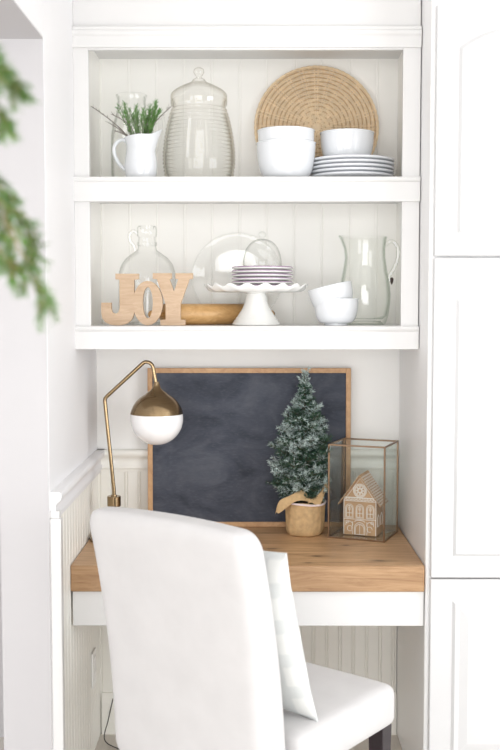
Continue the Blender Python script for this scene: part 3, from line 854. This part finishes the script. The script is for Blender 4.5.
# rolling pin lying behind the sign and cake stand
a = Vector((-.290, .292, 0)); b_ = Vector((.028, .472, 0)); d = (b_-a).normalized(); L = (b_-a).length
t = thing('rolling_pin', 'golden wood rolling pin lying behind the wooden sign and cake stand', 'rolling pin', (a.x, a.y, ZL+.0345))
def axis_T(d): return Vector((0, 0, 1)).rotation_difference(d).to_matrix().to_4x4()
T = axis_T(d)
m = MB(); m.lathe([(0, 0), (.028, 0), (.032, .003), (.0345, .008), (.0345, L-.008), (.032, L-.003), (.028, L), (0, L)], 40, T=T); m.build('roller', M['pinwood'], t, angle=50)
for zz, sg in ((0, -1), (L, 1)):
    m = MB(); pr = [(.007, 0), (.008, .006), (.013, .016), (.0145, .03), (.012, .044), (.006, .049), (0, .050)]
    m.lathe([(r, zz+sg*q) for r, q in pr], 24, T=T); m.build('handle', M['pinwood'], t, angle=60)
m = MB(); m.lathe([(.0062, L+.0495), (.0058, L+.051), (0, L+.051)], 16, T=T); m.build('end_cap', M['darkmark'], t)

# cake stand
CX, CY = .0103, .332
t = thing('cake_stand', 'white scalloped pedestal cake stand carrying small plates on the lower shelf', 'cake stand', (CX, CY, ZL))
def scal(r, z, a):
    k = max(0, (r-.140)/.02); return r*(1+.015*k*math.cos(18*a)), z+.0042*k*math.cos(18*a)
m = MB(); m.lathe([(0, .112), (.13, .112), (.142, .114), (.152, .118), (.162, .127), (.164, .1285), (.1655, .127), (.165, .123), (.158, .115), (.148, .109), (.13, .106), (.04, .104), (.03, .102)], 180, mod=scal)
m.build('cake_plate', M['milk'], t, angle=80)
m = MB(); m.lathe([(.030, .105), (.031, .098), (.034, .092), (.036, .075), (.044, .055), (.055, .038), (.063, .026), (.066, .024), (.067, .018), (.072, .015), (.074, .009), (.078, .006), (.078, .001), (.074, 0), (0, 0)], 56); m.build('pedestal', M['milk'], t, angle=50)
nm = ['bottom', 'second from bottom', 'third from bottom', 'third from top', 'second from top', 'topmost']
first = None
for i in range(6):
    if first is None: o = first = plate(.099, .0165, None, .5, 1).build('dessert_plate', [M['milk'], M['rim']], None, angle=60)
    else: o = first.copy(); COL.objects.link(o)
    o.location = (.0298, .332, ZL+.1125+i*.0118)
    tag(o, f'small mauve-rimmed plate, {nm[i]} of the six stacked on the cake stand', 'plate', 'small plates on the cake stand')
t = thing('glass_cloche', 'small clear glass dome with knob on top of the mauve-rimmed plates', 'glass dome', (.0298, .332, ZL+.1125+5*.0118+.0065))
m = MB(); hd = .080
m.lathe([(.0655, 0), (.0665, .002), (.064, .006)]+[(.063*math.cos(R(q))**.85, .020+(hd)*math.sin(R(q))) for q in range(0, 86, 6)]+[(.004, .1005)], 56)
m.build('dome', M['glass'], t, angle=80)
m = MB(); m.lathe([(r, z+.006) for r, z in [(.005, .093), (.005, .097), (.010, .101), (.0125, .107), (.010, .114), (.004, .117), (0, .1175)]], 32); m.build('knob', M['greenglass'], t, angle=80)

# glass platter leaning at the back
t = thing('glass_platter', 'round clear glass platter leaning on the back behind the cake stand', 'platter', (-.055, .548, ZL))
RP = .157; T = Matrix.Translation((0, 0, RP*.995)) @ Matrix.Rotation(R(-5+90), 4, 'X')
m = MB(); m.lathe([(0, .002), (.098, .002), (.104, .005), (.112, .012), (.150, .016), (.156, .018), (RP, .0165), (.153, .013), (.114, .009), (.107, .002), (.100, -.001), (0, -.001)], 96, T=T)
m.build('plate_disc', M['glass'], t, angle=80)
m = MB(); m.lathe([(.1535+.0028*math.cos(q*PI/4), .0165+.0028*math.sin(q*PI/4)) for q in range(8)], 96, T=T, closed=True); m.build('rim', M['glass'], t, angle=80)

# small bowls
g = 'small white bowls on the lower shelf'
bowl(.0715, .086, 'small white bowl standing upright under a tilted one on the lower shelf', (.266, .285, ZL), g, .48)
o = bowl(.0715, .080, 'small white bowl tipped at an angle inside another on the lower shelf', (.2635, .285, ZL+.036), g, .48)
o.rotation_euler = (R(-3), R(-13), 0); o.location = (.263, .285, ZL+.047)

# glass water pitcher
t = thing('glass_water_pitcher', 'tall greenish clear glass pitcher with handle at right end of the lower shelf', 'pitcher', (.3725, .42, ZL))
def gsp(r, z, a):
    k = max(0, (z-.235)/.05); s2 = max(0, math.cos(a-PI))**6; return r*(1+.22*k*s2), z+.004*k*s2
m = MB(); m.lathe([(0, .012), (.052, .012), (.060, .004), (.064, 0), (.070, .004), (.078, .03), (.084, .07), (.085, .10), (.081, .14), (.073, .18), (.067, .22), (.066, .25), (.069, .275), (.071, .285), (.0725, .288), (.070, .290), (.067, .284), (.063, .25), (.064, .22), (.070, .18), (.078, .14), (.0815, .10), (.080, .07), (.073, .03), (.06, .018), (0, .018)], 64, mod=gsp)
m.build('pitcher_body', M['greenglass'], t, angle=80)
m = MB(); handle(m, None, [(.064, -.02, .262), (.084, -.025, .275), (.103, -.028, .255), (.104, -.028, .22), (.092, -.025, .185), (.078, -.02, .16), (.080, -.02, .145)], .0062, 10); m.build('handle', M['greenglass'], t)
m = MB(); m.lathe([(0, .002), (.004, .001), (.006, -.004), (.0045, -.014), (.0015, -.021), (0, -.022)], 16, (.082, -.052, .153)); m.build('dark_spot', M['darkmark'], t)

# ------------------------------------------------------------------ outlet on the left wall under the desk
t = thing('wall_outlet', 'white electrical outlet plate on the left beadboard wall under the desk', 'outlet', (XL+.005, .415, .30))
m = MB(); m.box(0, .006, -.036, .036, -.060, .060); pl_ = m.build('cover_plate', M['plastic'], t, bevel=.002)
for zz in (-.026, .026):
    m = MB(); m.box(.006, .008, -.017, .017, zz-.016, zz+.016)
    m.build('socket', M['plastic'], t, bevel=.001)
m = MB(); m.tube(smooth_path([(-.36, .36, .004), (-.46, .44, .004), (-.52, .50, .012), (-.515, .560, .06), (-.500, .577, .13)], 8), .0018, 8)
o = m.build('power_cord', M['black'], None); tag(o, 'thin black power cord on the floor under the desk at left', 'cord')

# ------------------------------------------------------------------ hanging fern close to the camera on the left
t = thing('hanging_fern', 'soft green feathery fern trailing in from the left foreground', 'plant', (-.475, -1.9, 1.728))
m = MB(); m.lathe([(0, 0), (.06, 0), (.085, .03), (.095, .09), (.098, .11), (.092, .11), (.085, .09), (0, .08)], 40); m.build('basket', M['basket'], t)
m = MB()
for k in range(3):
    a_ = 2*PI*k/3+.4; m.tube([(.095*math.cos(a_), .095*math.sin(a_), .108), (0, 0, .42)], .0015, 6)
m.tube([(0, 0, .42), (0, 0, CEIL-1.728)], .002, 6); m.build('cord', M['basket'], t)
ms = MB(); ml = MB(); rnd = random.Random(3)
def frond(ctrl, spread, nb, nl=.013, w=.0017):
    P_ = smooth_path(ctrl, 14); ms.tube(P_, [.0022*(1-.7*i/len(P_)) for i in range(len(P_))], 5)
    n = len(P_)
    for b2 in range(nb):
        k = .25+.75*b2/nb; i = min(n-2, int(k*(n-1))); d = (P_[i+1]-P_[i]).normalized()
        side = Vector((rnd.gauss(0, 1), rnd.gauss(0, .7), rnd.gauss(0, .6))); side = (side-d*side.dot(d)).normalized()
        Lb = spread*(1.05-.6*k)*rnd.uniform(.6, 1.1); dd = (d*.9+side*.75+Vector((0, 0, -.25))).normalized(); q = P_[i].copy()
        pts = [q.copy()]
        steps = max(4, int(Lb/.005))
        for s3 in range(steps):
            q = q+dd*(Lb/steps); dd = (dd+Vector((0, 0, -.05))).normalized(); pts.append(q.copy())
            for _ in range(4):
                sd = Vector((rnd.gauss(0, 1), rnd.gauss(0, 1), rnd.gauss(0, 1))).normalized()
                needle(ml, q, dd+sd*.8, nl*rnd.uniform(.5, 1), w, 0)
        ms.tube(pts[::2], .0008, 4, cap=False)
top = (.03, 0, .10)
frond([top, (.12, 0, .14), (.18, .0, .085), (.215, 0, .035)], .050, 60)
frond([top, (.11, .02, .13), (.165, .03, .06), (.195, .03, .00)], .050, 50)
frond([top, (.10, -.03, .12), (.16, -.04, .06), (.205, -.04, .055)], .05, 50)
frond([top, (.10, .0, .06), (.16, .0, -.03), (.205, .0, -.11), (.243, 0, -.20)], .055, 80)
frond([top, (.09, .02, .03), (.15, .03, -.03), (.20, .03, -.08), (.232, .02, -.14)], .05, 60)
frond([top, (.09, -.02, .02), (.14, -.03, -.06), (.185, -.02, -.12), (.215, -.02, -.16)], .05, 60)
frond([top, (.10, .0, -.02), (.14, .0, -.10), (.175, .0, -.14)], .05, 60)
frond([top, (.02, .12, .12), (.03, .17, .0), (.03, .19, -.1)], .05, 40)
frond([top, (-.12, .02, .10), (-.16, .02, .0), (-.17, .03, -.1)], .05, 40)
frond([top, (.0, -.12, .12), (.0, -.17, .0), (.0, -.18, -.12)], .05, 40)
ms.build('stems', M['fern_stem'], t); ml.build('foliage', M['fern'], t, smooth=False)

# ------------------------------------------------------------------ light
w = bpy.data.worlds.new('daylight'); SC.world = w; w.use_nodes = True
bg = w.node_tree.nodes['Background']; bg.inputs[0].default_value = (.97, .985, 1, 1); bg.inputs[1].default_value = 0.7
def area(name, loc, target, sx, sy, power, col=(1, 1, 1)):
    l = bpy.data.lights.new(name, 'AREA'); l.shape = 'RECTANGLE'; l.size = sx; l.size_y = sy; l.energy = power; l.color = col
    o = bpy.data.objects.new(name, l); COL.objects.link(o); o.location = loc
    o.rotation_euler = (Vector(target)-Vector(loc)).to_track_quat('-Z', 'Y').to_euler(); return o
area('window_daylight_behind', (-.1, -4.9, 1.3), (0, .2, 1.4), 3.0, 1.8, 98, (1, .995, .99))
area('window_daylight_right', (2.9, -2.2, 1.3), (-.5, .2, 1.2), 1.8, 1.8, 70, (.98, .99, 1))
area('added_fill_hall', (-2.15, -2.3, 1.25), (.5, .3, 1.1), 1.8, 1.8, 34, (1, .995, .99))  # added fill to brighten the right side of the niche, no known window

# ------------------------------------------------------------------ camera
cam = bpy.data.cameras.new('camera'); co = bpy.data.objects.new('camera', cam); COL.objects.link(co)
cam.sensor_width = 36; cam.sensor_fit = 'AUTO'; cam.lens = 1042*36/750
co.location = (0, -3.06, 1.53); co.rotation_euler = (R(90-3.79), 0, R(.165))
cam.clip_start = .05
cam.dof.use_dof = True; cam.dof.focus_distance = 3.38; cam.dof.aperture_fstop = 3.8
SC.camera = co
SC.cycles.transparent_max_bounces = 32; SC.cycles.max_bounces = 12; SC.cycles.diffuse_bounces = 6
SC.view_settings.view_transform = 'Standard'; SC.view_settings.look = 'None'
SC.view_settings.gamma = 1; SC.view_settings.use_curve_mapping = False
SC.view_settings.exposure = 0.0
